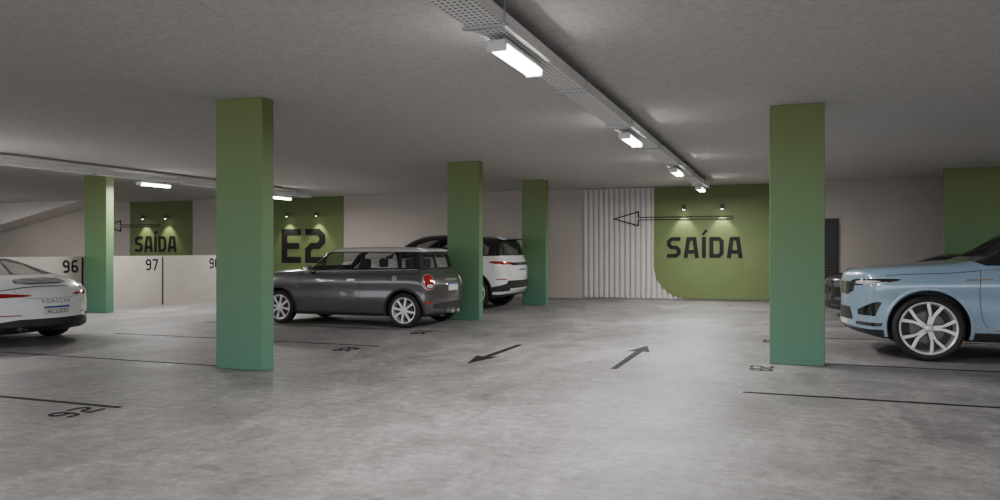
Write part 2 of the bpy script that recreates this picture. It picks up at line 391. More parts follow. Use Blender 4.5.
class Car:
    def __init__(s,name,loc,label,P,scale=1):
        s.P=P; s.root=empty(name,loc,label,'car'); s.root.scale=(scale,)*3
        s.f={k:pch(P[k]) for k in ('ztop','zbelt','zbot','w','n','sh')}; s.side=pch(P.get('side',[(0,.93),(.15,.965),(.42,1.0),(.62,.99),(.8,1.0),(.93,.985),(1,.955)]))
        s.shell()
        for nm,view,pl in P['win']:
            if view=='S': s.both(nm,[(x,0,z) for x,z in pl],90,'glass',off=.003)
            else: s.patch(nm,[(0,y,z) for y,z in pl],0 if view=='F' else 180,'glass',off=.003)
    def shift(s,x,y,w):
        P=s.P; L=P['L']; q=min(1,abs(y)/w)**2.2; dx=0
        if x<P['Lf']: dx+=P['kf']*q*(1-x/P['Lf'])**1.5
        if L-x<P['Lr']: dx-=P['kr']*q*(1-(L-x)/P['Lr'])**1.5
        return x+dx
    def ring(s,x):
        f=s.f; zt,zb,z0,w,n,sh=[f[k](x) for k in ('ztop','zbelt','zbot','w','n','sh')]
        pts=[(0,z0),(w*.45,z0),(w*.85,z0)]
        NS=12
        for i in range(NS+1):
            v=i/NS; pts.append((w*s.side(v),z0+(zb-z0)*v+(.0 if i else .012)))
        yb_=w*s.side(1)-sh; g=max(.01,zt-zb-.012)
        NU=20
        for i in range(NU+1):
            a=PI/2*i/NU; cy=max(0,math.cos(a))**(2/n); cz=math.sin(a)**(2/n)
            z=g*cz; y=yb_*cy; y-= s.P['th']*z*(y/yb_)
            pts.append((max(0,y),zb+.012+z))
        pts[-1]=(0,zt)
        return pts,w
    def shell(s):
        P=s.P; L=P['L']; N=110; bm=nb()
        xs=[L*(.55*(i/N)+.45*(.5-.5*math.cos(PI*i/N))) for i in range(N+1)]
        for sg in (1,-1):
            prev=None
            for k,x in enumerate(xs):
                pts,w=s.ring(x)
                rg=[bm.verts.new((s.shift(x,y,w),sg*y,z)) for y,z in pts]
                if prev:
                    for j in range(len(rg)-1):
                        try: bm.faces.new((prev[j],prev[j+1],rg[j+1],rg[j]) if sg>0 else (prev[j],rg[j],rg[j+1],prev[j+1]))
                        except ValueError: pass
                if k in (0,N):
                    K=10; rows=[]
                    for j,(y,z) in enumerate(pts):
                        if j<3: continue
                        rows.append([bm.verts.new((s.shift(x,y*t/K,w),sg*y*t/K,z if j>3 else pts[2][1]+(z-pts[2][1])*(t/K))) for t in range(K)]+[rg[j]])
                    # connect to bottom points
                    base=[bm.verts.new((s.shift(x,pts[2][0]*t/K,w),sg*pts[2][0]*t/K,pts[2][1])) for t in range(K)]+[rg[2]]
                    rows=[base]+rows
                    for j in range(len(rows)-1):
                        for t in range(K):
                            try: bm.faces.new((rows[j][t],rows[j][t+1],rows[j+1][t+1],rows[j+1][t]))
                            except ValueError: pass
                prev=rg
        bmesh.ops.remove_doubles(bm,verts=bm.verts,dist=.0006)
        bmesh.ops.dissolve_degenerate(bm,edges=bm.edges,dist=.0004)
        bmesh.ops.recalc_face_normals(bm,faces=bm.faces)
        s.bvh=BVHTree.FromBMesh(bm)
        # cut wheel arches
        me=bpy.data.meshes.new('shell'); bm.to_mesh(me); bm.free()
        o=bpy.data.objects.new('shell',me); C.objects.link(o)
        cb=nb()
        for wx in P['wheels']:
            for sg in (1,-1):
                w=s.f['w'](wx); Ra=P['Ra']
                A=[];B=[]
                for i in range(56):
                    a=2*PI*i/56; A.append(cb.verts.new((wx+Ra*math.cos(a),sg*(w-.33),P['R']+.01+Ra*math.sin(a)))); B.append(cb.verts.new((wx+Ra*math.cos(a),sg*(w+.3),P['R']+.01+Ra*math.sin(a))))
                cb.faces.new(A);cb.faces.new(B[::-1])
                for i in range(56):
                    j=(i+1)%56; cb.faces.new((A[i],B[i],B[j],A[j]))
        bmesh.ops.recalc_face_normals(cb,faces=cb.faces)
        cm=bpy.data.meshes.new('cut'); cb.to_mesh(cm); cb.free(); co=bpy.data.objects.new('cut',cm); C.objects.link(co)
        md=o.modifiers.new('b','BOOLEAN'); md.operation='DIFFERENCE'; md.solver='EXACT'; md.object=co
        dg=bpy.context.evaluated_depsgraph_get(); dg.update()
        ev=bpy.data.meshes.new_from_object(o.evaluated_get(dg))
        bpy.data.objects.remove(o); bpy.data.objects.remove(co)
        src=nb(); src.from_mesh(ev); src.normal_update()
        def cut(co,no,sel=None):
            fs=[f for f in src.faces if sel is None or sel(f)]
            g=set(fs)
            for f in fs: g.update(f.edges); g.update(f.verts)
            bmesh.ops.bisect_plane(src,geom=list(g),plane_co=co,plane_no=no,dist=1e-5)
        for p,q in P['cuts']:
            cut((p[0],0,p[1]),V((-(q[1]-p[1]),0,q[0]-p[0])).normalized())
        for nm,view,pl in P['win']:
            lo=min(q[1] for q in pl)-.03; 
            if view=='S':
                a0=min(q[0] for q in pl)-.05; a1=max(q[0] for q in pl)+.05
                sel=lambda f:a0<f.calc_center_median().x<a1 and f.calc_center_median().z>lo-.04 and abs(f.normal.y)>.3
                for i in range(len(pl)):
                    p,q=pl[i],pl[(i+1)%len(pl)]; cut((p[0],0,p[1]),V((-(q[1]-p[1]),0,q[0]-p[0])).normalized(),sel)
            else:
                sn=-1 if view=='F' else 1
                sel=lambda f:f.calc_center_median().z>lo-.04 and f.normal.x*sn>.1
                for i in range(len(pl)):
                    p,q=pl[i],pl[(i+1)%len(pl)]; cut((0,p[0],p[1]),V((0,-(q[1]-p[1]),q[0]-p[0])).normalized(),sel)
        src.normal_update(); dead=[]
        for f in src.faces:
            c=f.calc_center_median()
            for nm,view,pl in P['win']:
                if view=='S': hit=abs(f.normal.y)>.3 and inpoly(c.x,c.z,pl)
                elif view=='F': hit=f.normal.x<-.1 and c.x<L*.6 and inpoly(c.y,c.z,pl)
                else: hit=f.normal.x>.1 and c.x>L*.4 and inpoly(c.y,c.z,pl)
                if hit: dead.append(f); break
        bmesh.ops.delete(src,geom=dead,context='FACES')
        src.verts.index_update()
        zones={}
        for f in src.faces:
            c=f.calc_center_median(); zn=None
            for wx in P['wheels']:
                if math.hypot(c.x-wx,c.z-P['R']-.01)<P['Ra']+.001 and abs(c.y)<s.f['w'](wx)*s.side(.5)+.02 : 
                    if math.hypot(c.x-wx,c.z-P['R']-.01)<P['Ra']+.001 and (abs(f.normal.y)>.99 and abs(c.y)<s.f['w'](wx)-.3 or abs(f.normal.y)<.05 or abs(c.y)<s.f['w'](wx)-.32): zn='wheel_well'
            if not zn: zn=P['zone'](c,s)
            zones.setdefault(zn,[]).append(f)
        for zn,fs in zones.items():
            b=nb(); mp={}
            for f in fs:
                vs=[]
                for v in f.verts:
                    if v.index not in mp: mp[v.index]=b.verts.new(v.co)
                    vs.append(mp[v.index])
                try: b.faces.new(vs)
                except ValueError: pass
            nm,mt=P['zmat'][zn]
            finish(nm,b,mt,s.root,28,recentre='keep')
        src.free()
    def hit(s,a,u,z,off):
        D=V((math.cos(a),math.sin(a),0)); U=V((-math.sin(a),math.cos(a),0))
        o=U*u+V((0,0,z))-D*12
        h,n,i,d=s.bvh.ray_cast(o,D)
        if h is None:
            h,n,i,d=s.bvh.find_nearest(U*u+V((0,0,z))-D*1.0)
        if n.dot(D)>0: n=-n
        return h+n*off
    def patch(s,name,pts,ang,mt,off=.005,res=.05,rnd=0,parent=None):
        a=math.radians(ang); uz=[V((-p[0]*math.sin(a)+p[1]*math.cos(a),p[2])) for p in pts]
        if rnd: uz=chaikin(uz,rnd)
        bm=nb(); bm.faces.new([bm.verts.new((p.x,p.y,0)) for p in uz])
        for ax in (0,1):
            lo=min(p[ax] for p in uz); hi=max(p[ax] for p in uz); k=lo+res
            while k<hi-res*.2:
                co=V((0,0,0));co[ax]=k; no=V((0,0,0)); no[ax]=1
                bmesh.ops.bisect_plane(bm,geom=bm.verts[:]+bm.edges[:]+bm.faces[:],plane_co=co,plane_no=no); k+=res
        bd=[e for e in bm.edges if e.is_boundary]
        inner={v:(v.co.x,v.co.y) for v in bm.verts}
        ex=bmesh.ops.extrude_edge_only(bm,edges=bd)
        nv=[g for g in ex['geom'] if isinstance(g,bmesh.types.BMVert)]
        for v in bm.verts:
            if v in inner: continue
            v.co=s.hit(a,v.co.x,v.co.y,-.006)
        for v,(x,y) in inner.items(): v.co=s.hit(a,x,y,off)
        return finish(name,bm,mt,parent or s.root,35)
    def both(s,name,pts,ang,mt,**k):
        s.patch(name,pts,ang,mt,**k); s.patch(name,[(p[0],-p[1],p[2]) for p in pts],-ang,mt,**k)
    def seam(s,name,lines,ang,mt='plastic',w=.006,off=.0025,both=True):
        for sg in ((1,-1) if both else (1,)):
            a=math.radians(ang*sg)
            for ln in lines:
                bm=nb()
                uz=[V((-p[0]*math.sin(a)+p[1]*sg*math.cos(a),p[2])) for p in ln]
                for _ in range(2):      # round the corners of the seam
                    if len(uz)>2:
                        q=[uz[0]]
                        for i in range(len(uz)-1): q+= [uz[i].lerp(uz[i+1],.2),uz[i].lerp(uz[i+1],.8)]
                        uz=q+[uz[-1]]
                D=[]
                for i in range(len(uz)-1):
                    n=max(1,int((uz[i+1]-uz[i]).length/.03))
                    for k in range(n): D.append(uz[i].lerp(uz[i+1],k/n))
                D.append(uz[-1]); prev=None
                for i,p in enumerate(D):
                    t=(D[min(i+1,len(D)-1)]-D[max(i-1,0)]).normalized(); nn=V((-t.y,t.x))*w/2
                    q=(bm.verts.new(s.hit(a,p.x+nn.x,p.y+nn.y,off)),bm.verts.new(s.hit(a,p.x-nn.x,p.y-nn.y,off)))
                    if prev: bm.faces.new((prev[0],prev[1],q[1],q[0]))
                    prev=q
                finish(name,bm,mt,s.root)
    def arch(s,name,mt,r0,r1,off=.008):
        P=s.P
        for wx in P['wheels']:
            for sg in (1,-1):
                a=math.radians(90*sg); bm=nb(); prev=None; zc=P['R']+.01
                zb=s.f['zbot'](wx)+.03
                a0=math.asin(max(-1,(zb-zc)/r1))
                n=40
                for i in range(n+1):
                    t=a0+(PI-2*a0)*i/n; row=[]
                    for r,of in ((r0,-.02),(r0,off),((r0+r1)/2,off*1.4),(r1,off*.8),(r1,-.004)):
                        x=wx+r*math.cos(t); z=zc+r*math.sin(t)
                        row.append(bm.verts.new(s.hit(a,-x if sg>0 else x,max(z,zb),of)))
                    if prev:
                        for k in range(4): bm.faces.new((prev[k],prev[k+1],row[k+1],row[k]))
                    prev=row
                finish(name,bm,mt,s.root,40)
    def text(s,name,txt,cx,cy,cz,ang,size,mt,off=.007,parent=None,xs=1):
        cu=bpy.data.curves.new('t','FONT'); cu.body=txt; cu.size=size; cu.align_x='CENTER'; cu.align_y='CENTER'; cu.resolution_u=3
        to=bpy.data.objects.new('t',cu); C.objects.link(to)
        dg=bpy.context.evaluated_depsgraph_get(); dg.update()
        me=bpy.data.meshes.new_from_object(to.evaluated_get(dg)); bpy.data.objects.remove(to)
        bm=nb(); bm.from_mesh(me); a=math.radians(ang); u0=-cx*math.sin(a)+cy*math.cos(a)
        for v in bm.verts:
            # seen from outside along D, text right is -U
            v.co=s.hit(a,u0-v.co.x*xs,cz+v.co.y,off)
        return finish(name,bm,mt,parent or s.root)
    def wheels(s,style,n,rimmat='rim'):
        P=s.P; R=P['R'];Rr=P['Rr'];W=P['W']
        proto=None
        for wx in P['wheels']:
            for sg in (-1,1):
                loc=(wx,sg*(s.f['w'](wx)-.015-W/2-P.get('inset',0)),R)
                if proto is None:
                    bm=nb(); h=W/2
                    lathe(bm,[(Rr,-h+.012),(Rr+.012,-h+.002),((R+Rr)/2,-h-.006),(R-.03,-h+.006),(R-.008,-h+.022),(R,-h+.05),(R,h-.05),(R-.008,h-.022),(R-.03,h-.006),((R+Rr)/2,h),(Rr,h-.01)],56,closed=True)
                    ty=finish('wheel',bm,'rubber',s.root,35)
                    bm=nb(); lathe(bm,[(Rr+.004,-h+.004),(Rr-.004,-h-.002),(Rr-.016,-h+.004),(Rr-.024,-h+.03),(Rr-.035,h*.2),(Rr-.03,h-.01)],56)
                    finish('rim_barrel',bm,rimmat,ty,40)
                    bm=nb(); rr=lathe(bm,[(.001,.03),(Rr-.03,.03)],40); finish('hub_backing',bm,'dark',ty)
                    bm=nb(); lathe(bm,[(.05,-.005),(Rr*.62,-.005),(Rr*.62,.01),(.05,.01)],40,closed=True); finish('brake_disc',bm,'disc',ty)
                    fr=frame((0,-h+.006,0),(1,0,0),(0,0,1))  # normal -y
                    bm=nb()
                    for k in range(n):
                        t0=2*PI*k/n+PI/2; 
                        def pol(r,t): return (r*math.cos(t),r*math.sin(t))
                        if style=='split':
                            for e in (-1,1):
                                a1=t0+e*.09; a2=t0+e*.27
                                prism(bm,[pol(.045,t0-e*.25),pol(.05,t0+e*.55),pol(Rr*.5,a1+e*.11),pol(Rr-.012,a2+e*.065),pol(Rr-.012,a2-e*.065),pol(Rr*.6,a1-e*.02)],fr,-.03,.0)
                            prism(bm,[pol(Rr*.30,t0-.12),pol(Rr*.30,t0+.12),pol(Rr*.45,t0+.1),pol(Rr*.45,t0-.1)],fr,-.028,-.003)
                        else:
                            wd=.2 if style=='multi' else .22
                            prism(bm,[pol(.045,t0-.45),pol(.045,t0+.45),pol(Rr*.6,t0+wd*.45),pol(Rr-.012,t0+wd*.55),pol(Rr-.012,t0-wd*.55),pol(Rr*.6,t0-wd*.45)],fr,-.03,0)
                    bmesh.ops.bevel(bm,geom=[e for e in bm.edges if all(v.co.y<-h+.01 for v in e.verts)],offset=.003,segments=1,affect='EDGES')
                    finish('spokes',bm,rimmat,ty)
                    bm=nb(); lathe(bm,[(.001,-h-.002),(.022,-h-.002),(.034,-h+.003),(.05,-h+.03)],24); finish('hub_cap',bm,rimmat,ty,40)
                    proto=ty
                else:
                    ty=copy_tree(proto,s.root)
                ty.location=loc; ty.rotation_euler=(0,0.3*wx,0) if sg<0 else (0,0,PI)
    def mirror(s,x,y,z,mt):
        for sg in (1,-1):
            bm=nb(); bmesh.ops.create_icosphere(bm,subdivisions=3,radius=1)
            for v in bm.verts:
                c=v.co; m=lambda q:math.copysign(abs(q)**.7,q)
                v.co=V((x+.075*m(c.x)*(1 if c.x<0 else .5),sg*(y-.0)+.11*m(c.y),z+.075*m(c.z)))
            o=finish('wing_mirror',bm,mt,s.root,60)
            bm=nb(); tube(bm,(x+.02,sg*(abs(y)-.22)*(1 if y>0 else -1),z-.08),(x+.01,sg*y*1.0,z-.04),.022,8); finish('mirror_stalk',bm,'plastic',o)
    def cabin(s,xf,xr,dx,dz,zh,wd,rear=True):
        # seats with headrests, dashboard and steering wheel, seen through the glass
        rows=[xf]+([xr] if rear else [])
        for x in rows:
            for sg in (-1,1):
                y=sg*wd*.5
                bm=nb(); box(bm,x-.45,x,y-.24,y+.24,.38+dz,.52+dz,.05); o=finish('seat',bm,'seat',s.root,40)
                bm=nb(); 
                f=lambda u,v,w:V((u,w,v))
                prism(bm,[(x-.08,.5+dz),(x+.06,.5+dz),(x+.2,zh-.17),(x+.1,zh-.17)],f,y-.23,y+.23)
                bmesh.ops.bevel(bm,geom=bm.edges[:],offset=.03,segments=2,affect='EDGES'); finish('seat_back',bm,'seat',o,40)
                bm=nb(); box(bm,x+.11,x+.21,y-.12,y+.12,zh-.15,zh+.02,.035); finish('headrest',bm,'seat',o,40)
        bm=nb(); box(bm,dx,dx+.3,-wd*.93,wd*.93,.6+dz,.86+dz,.06); finish('dashboard',bm,'plastic',s.root,40)
        bm=nb(); seg=28
        for i in range(seg):
            a0=2*PI*i/seg;a1=2*PI*(i+1)/seg; g=lambda a:V((dx+.42+.06*math.sin(a),-wd*.5+.17*math.cos(a),.86+dz+.155*math.sin(a)))
            tube(bm,g(a0),g(a1),.014,6)
        tube(bm,(dx+.42,-wd*.5-.16,.86+dz),(dx+.42,-wd*.5+.16,.86+dz),.018,6); tube(bm,(dx+.25,-wd*.5,.80+dz),(dx+.42,-wd*.5,.86+dz),.03,8)
        finish('steering_wheel',bm,'plastic',s.root)
    def plateset(s,x,z,ang,txt,wd=.4,h=.13):
        hh=h/2
        p=s.patch('license_plate',[(x,-wd/2,z-hh),(x,wd/2,z-hh),(x,wd/2,z+hh),(x,-wd/2,z+hh)],ang,'plate',off=.012,res=.1)
        b=s.patch('plate_band',[(x,-wd/2,z+hh*.55),(x,wd/2,z+hh*.55),(x,wd/2,z+hh),(x,-wd/2,z+hh)],ang,'plateb',off=.0135,res=.1,parent=p)
        if txt: s.text('plate_text',txt,x,0,z-.015,ang,.085,'ink',off=.015,parent=p)
Sd=lambda pts:[(x,0,z) for x,z in pts]
Fr=lambda pts:[(0,y,z) for y,z in pts]

# ---- small hatchback
MC=[((1.25,.955),(3.8,1.012)),((1.25,.955),(1.05,1.05)),((0,1.318),(4,1.318)),((0,.25),(4,.25))]
def z_mini(c,s):
    ln=MC[0] if c.x>1.25 else MC[1]
    if c.z>line_z(c.x,*ln) and c.x>1.03:
        return 'roof' if c.z>1.318 else 'frame'
    if c.z<.25 : return 'sill'
    return 'body'
def mini(loc,label,paint):
    P=dict(L=3.80,kf=.22,Lf=.7,kr=.14,Lr=.6,th=.22,wheels=(.66,3.22),R=.305,Rr=.225,W=.19,Ra=.345,
     ztop=[(0,.72),(.04,.83),(.2,.925),(.5,.97),(1.0,1.005),(1.22,1.025),(1.58,1.335),(1.80,1.39),(2.4,1.41),(3.0,1.40),(3.35,1.375),(3.44,1.335),(3.56,1.02),(3.63,.95),(3.73,.86),(3.80,.74)],
     zbelt=[(0,.62),(.05,.71),(.3,.83),(.7,.885),(1.2,.90),(3.3,.94),(3.55,.92),(3.7,.84),(3.80,.66)],
     zbot=[(0,.27),(.05,.21),(.3,.18),(3.6,.19),(3.75,.25),(3.80,.31)],
     w=[(0,.72),(.1,.77),(.5,.82),(1.2,.83),(3.2,.83),(3.6,.81),(3.75,.77),(3.80,.73)],
     n=[(0,2.6),(1.0,2.8),(1.3,6),(3.4,6),(3.55,4),(3.80,3)],
     sh=[(0,.02),(1.0,.03),(1.3,.045),(3.3,.045),(3.80,.02)],
     cuts=MC,
     win=[('windshield','F',[(-.62,1.06),(.62,1.06),(.57,1.305),(-.57,1.305)]),('rear_window','B',[(-.56,1.04),(.56,1.04),(.52,1.28),(-.52,1.28)]),
      ('quarter_glass','S',[(1.32,.99),(1.56,.993),(1.56,1.19)]),('door_window','S',[(1.60,.993),(2.30,1.0),(2.30,1.305),(1.72,1.30),(1.60,1.235)]),
      ('side_window','S',[(2.36,1.0),(3.10,1.01),(3.04,1.305),(2.36,1.305)]),('rear_corner_glass','S',[(3.15,1.015),(3.38,1.02),(3.31,1.295),(3.10,1.305)])],
     zone=z_mini,zmat={'body':('body_shell',paint),'frame':('cabin_frame','gloss'),'roof':('roof','silver'),'sill':('sill_cladding','plastic'),'wheel_well':('wheel_well','dark')})
    c=Car('hatchback_car',loc,label,P); c.wheels('multi',8)
    c.cabin(2.05,2.95,1.25,.0,1.17,.66)
    c.arch('arch_cladding','plastic',.345,.385)
    c.seam('belt_trim',[Sd([(1.25,.962),(2.2,.983),(3.0,1.0),(3.45,1.01)])],90,'chrome',w=.014,off=.008)
    c.seam('roof_gutter',[Sd([(1.62,1.312),(2.4,1.318),(3.35,1.315)])],90,'chrome',w=.010,off=.006)
    c.seam('door_gap',[Sd([(1.16,.90),(1.10,.6),(1.12,.34),(1.3,.27),(2.2,.27),(2.36,.45),(2.36,.94)])],90)
    c.seam('hood_gap',[Sd([(.25,.72),(.55,.80),(.9,.83),(1.16,.86)])],90)
    c.both('door_handle',Sd([(2.12,.80),(2.28,.80),(2.28,.835),(2.12,.835)]),90,'chrome',off=.022,res=.04)
    c.both('side_vent',Sd([(1.02,.70),(1.08,.72),(1.10,.69),(1.04,.67)]),90,'chrome',off=.006)
    c.patch('fuel_cap',Sd([(3.0,.80),(3.10,.80),(3.10,.9),(3.0,.9)]),90,'chrome',off=.004,rnd=2)
    c.both('tail_light_trim',[(3.60,-.80,.665),(3.76,-.62,.665),(3.74,-.64,.93),(3.58,-.81,.93)],135,'chrome',off=.008,res=.03,rnd=2)
    c.both('tail_light',[(3.62,-.785,.68),(3.74,-.64,.68),(3.72,-.66,.915),(3.60,-.79,.915)],135,'red',off=.015,res=.03,rnd=2)
    c.both('indicator_lens',[(3.65,-.76,.70),(3.71,-.67,.70),(3.71,-.67,.755),(3.65,-.76,.755)],135,'lens',off=.019,res=.03,rnd=2)
    c.both('head_light',[(.12,-.50,.66),(.30,-.74,.66),(.34,-.74,.84),(.14,-.50,.84)],40,'lens',off=.015,res=.03,rnd=3)
    c.patch('grille',Fr([(-.36,.52),(-.42,.66),(-.36,.72),(.36,.72),(.42,.66),(.36,.52)]),0,'plastic',off=.01,rnd=1)
    c.seam('grille_trim',[Fr([(-.38,.62),(.38,.62)]),Fr([(-.36,.74),(.36,.74)])],0,'chrome',w=.02,off=.018,both=False)
    c.patch('lower_grille',Fr([(-.5,.32),(-.5,.42),(.5,.42),(.5,.32)]),0,'plastic',off=.006,rnd=1)
    c.patch('rear_bumper_insert',Fr([(-.62,.32),(-.6,.44),(.6,.44),(.62,.32)]),180,'plastic',off=.008,rnd=1)
    c.seam('bumper_gap',[[(3.40,-.8,.60),(3.8,-.5,.60),(3.88,0.1,.60)]],135)
    c.both('side_reflector',[(3.60,-.78,.42),(3.72,-.7,.42),(3.72,-.7,.46),(3.60,-.78,.46)],135,'red',off=.01)
    c.seam('tailgate_gap',[Fr([(-.55,.98),(-.52,.62),(-.4,.5),(.4,.5),(.52,.62),(.55,.98)])],180,both=False)
    c.patch('tailgate_handle',Fr([(-.28,.80),(.28,.80),(.28,.84),(-.28,.84)]),180,'chrome',off=.02,rnd=1)
    c.plateset(3.9,.70,180,'',wd=.38)
    for sg in (-1,1):
        bm=nb(); tube(bm,(3.5,sg*.12,.27),(3.85,sg*.12,.27),.035,14); finish('exhaust',bm,'chrome',c.root,40)
    bm=nb(); prism(bm,[(3.25,1.375),(3.36,1.385),(3.49,1.352),(3.49,1.33),(3.40,1.32)],lambda u,v,w:V((u,w,v)),-.46,.46)
    bmesh.ops.bevel(bm,geom=bm.edges[:],offset=.008,segments=2,affect='EDGES'); finish('roof_spoiler',bm,'silver',c.root,40)
    c.mirror(1.36,.90,1.0,'chrome')
    return c
mini((-9.42,12.77,0),'dark grey small hatchback with light silver roof behind the large column','pgrey')

# ---- compact SUV
SC=[((1.45,1.095),(4.3,1.18)),((1.45,1.095),(1.2,1.195)),((0,1.565),(4.5,1.565)),((0,.34),(4.5,.34))]
def z_suv(c,s):
    ln=SC[0] if c.x>1.45 else SC[1]
    if c.z>line_z(c.x,*ln) and c.x>1.18:
        return 'roof' if c.z>1.565 else 'frame'
    if c.z<.34: return 'sill'
    return 'body'
def suv(loc,label,paint,scale,plate,rimstyle):
    P=dict(L=4.37,kf=.25,Lf=.8,kr=.17,Lr=.6,th=.31,wheels=(.86,3.53),R=.378,Rr=.300,W=.235,Ra=.425,
     ztop=[(0,.90),(.03,.98),(.09,1.035),(.3,1.075),(1.1,1.13),(1.28,1.15),(2.05,1.57),(2.35,1.63),(2.8,1.645),(3.5,1.61),(4.0,1.56),(4.1,1.52),(4.24,1.17),(4.31,1.06),(4.35,.98),(4.37,.88)],
     zbelt=[(0,.84),(.05,.92),(.3,.99),(1.0,1.03),(2,1.055),(3.5,1.12),(4.1,1.12),(4.3,1.0),(4.37,.82)],
     zbot=[(0,.36),(.06,.29),(.4,.23),(.8,.23),(3.9,.25),(4.25,.34),(4.37,.45)],
     w=[(0,.84),(.1,.89),(.5,.935),(1,.95),(3.6,.95),(4.1,.93),(4.3,.88),(4.37,.84)],
     n=[(0,3.8),(1.1,4.0),(1.6,5.5),(3.9,5.5),(4.2,4.5),(4.37,3.4)],
     sh=[(0,.02),(1.0,.04),(1.6,.07),(3.8,.07),(4.37,.02)],
     side=[(0,.93),(.12,.965),(.25,.97),(.42,.98),(.6,.982),(.76,1.0),(.84,1.0),(.9,.985),(1,.955)],
     cuts=SC,
     win=[('windshield','F',[(-.68,1.20),(.68,1.20),(.60,1.53),(-.60,1.53)]),('rear_window','B',[(-.60,1.21),(.60,1.21),(.54,1.46),(-.54,1.46)]),
      ('front_window','S',[(1.74,1.125),(2.66,1.15),(2.62,1.515),(2.45,1.50),(2.18,1.42)]),('rear_door_window','S',[(2.72,1.155),(3.47,1.18),(3.48,1.21),(3.3,1.49),(2.68,1.515)]),
      ('quarter_glass','S',[(3.54,1.19),(4.0,1.205),(3.98,1.30),(3.7,1.46),(3.36,1.485)])],
     zone=z_suv,zmat={'body':('body_shell',paint),'frame':('cabin_frame','gloss'),'roof':('roof','pblack'),'sill':('sill_cladding','plastic'),'wheel_well':('wheel_well','dark')})
    c=Car('suv_car',loc,label,P,scale); c.wheels(rimstyle,5)
    c.cabin(2.45,3.35,1.5,.12,1.34,.70)
    c.arch('arch_cladding','plastic' if paint=='pwhite' else paint,.425,.462,.01)
    c.seam('door_gap',[Sd([(1.38,1.05),(1.36,.75),(1.40,.45),(1.50,.36),(2.6,.36),(2.69,.6),(2.69,1.08)]),Sd([(2.69,.4),(2.75,.36),(3.1,.36),(3.2,.62),(3.45,.85),(3.5,1.1)])],90)
    c.seam('body_crease',[Sd([(.62,.92),(1.3,.945),(2.6,.97),(3.7,1.02)])],90,paint,w=.012,off=.006)
    c.seam('side_strip',[Sd([(1.36,.40),(1.5,.385),(3.0,.40)])],90,'chrome',w=.02,off=.012)
    c.seam('hood_gap',[Sd([(.42,.975),(.7,.995),(1.1,1.01),(1.38,1.04)])],90,w=.007)
    c.both('door_handle',Sd([(2.42,.955),(2.62,.96),(2.62,.985),(2.42,.98)]),90,paint,off=.012,res=.04)
    c.both('fender_vent',Sd([(1.22,.925),(1.5,.94),(1.5,.958),(1.24,.945)]),90,'chrome',off=.008,res=.03)
    # front
    c.both('head_light',[(.10,-.50,.85),(.2,-.72,.85),(.52,-.92,.905),(.60,-.93,.94),(.3,-.84,.935),(.10,-.50,.92)],48,'gloss',off=.004,res=.03,rnd=1)
    c.both('head_light_lens',[(.15,-.60,.87),(.22,-.74,.87),(.42,-.89,.905),(.3,-.84,.915),(.15,-.60,.902)],48,'lens',off=.008,res=.02,rnd=1)
    c.both('daytime_lamp',[(.22,-.74,.856),(.46,-.89,.893),(.46,-.89,.90),(.22,-.74,.864)],48,'lampw',off=.012,res=.03)
    c.patch('grille',Fr([(-.56,.78),(-.60,.89),(.60,.89),(.56,.78),(.42,.73),(-.42,.73)]),0,'gloss',off=.004,rnd=0)
    c.seam('grille_bar',[Fr([(-.5,.76),(.5,.76)]),Fr([(-.55,.80),(.55,.80)]),Fr([(-.56,.84),(.56,.84)])],0,'disc',w=.005,off=.006,both=False)
    c.patch('lower_grille',Fr([(-.55,.43),(-.48,.58),(.48,.58),(.55,.43)]),0,'plastic',off=.004)
    c.both('bumper_intake',[(.14,-.66,.50),(.32,-.87,.50),(.38,-.90,.66),(.34,-.88,.67),(.14,-.66,.56)],45,'gloss',off=.004,res=.03)
    c.patch('skid_plate',Fr([(-.42,.37),(-.38,.42),(.38,.42),(.42,.37)]),0,'silver',off=.008)
    c.both('bumper_blade',[(.12,-.64,.38),(.38,-.88,.38),(.40,-.88,.42),(.12,-.64,.42)],45,'gloss',off=.008,res=.03)
    c.patch('front_emblem',Fr([(.30,.815),(.40,.815),(.40,.85),(.30,.85)]),0,'green',off=.016,rnd=2)
    # rear
    c.both('tail_light',[(4.36,-.42,.975),(4.12,-.92,.99),(3.92,-.94,1.03),(4.0,-.94,1.06),(4.3,-.8,1.045),(4.36,-.42,1.02)],130,'red',off=.010,res=.03,rnd=1)
    c.patch('tailgate_band',Fr([(-.50,.965),(-.50,1.025),(.50,1.025),(.50,.965)]),180,'gloss',off=.012)
    c.patch('rear_diffuser',Fr([(-.78,.47),(-.66,.64),(.66,.64),(.78,.47)]),180,'plastic',off=.010)
    c.both('rear_corner_cladding',[(4.30,-.6,.42),(3.98,-.94,.40),(3.98,-.94,.50),(4.3,-.62,.60)],135,'plastic',off=.008)
    c.both('rear_reflector',[(4.26,-.72,.66),(4.08,-.9,.66),(4.08,-.9,.68),(4.26,-.72,.68)],135,'red',off=.01)
    c.seam('tailgate_gap',[Fr([(-.62,1.1),(-.66,.9),(-.6,.68),(.6,.68),(.66,.9),(.62,1.1)])],180,both=False)
    c.plateset(4.4,.82,180,plate)
    bm=nb(); prism(bm,[(3.92,1.575),(4.0,1.59),(4.2,1.55),(4.2,1.53),(4.1,1.51)],lambda u,v,w:V((u,w,v)),-.54,.54)
    bmesh.ops.bevel(bm,geom=bm.edges[:],offset=.007,segments=2,affect='EDGES'); finish('roof_spoiler',bm,'pblack',c.root,40)
    c.mirror(1.78,1.02,1.13,paint)
    return c
suv((-10.29,17.03,0),'white SUV with black roof behind the grey hatchback','pwhite',1.04,'','split')
suv((.70,11.58,0),'light blue SUV with large silver wheels at right edge','pblue',1.06,'','split')

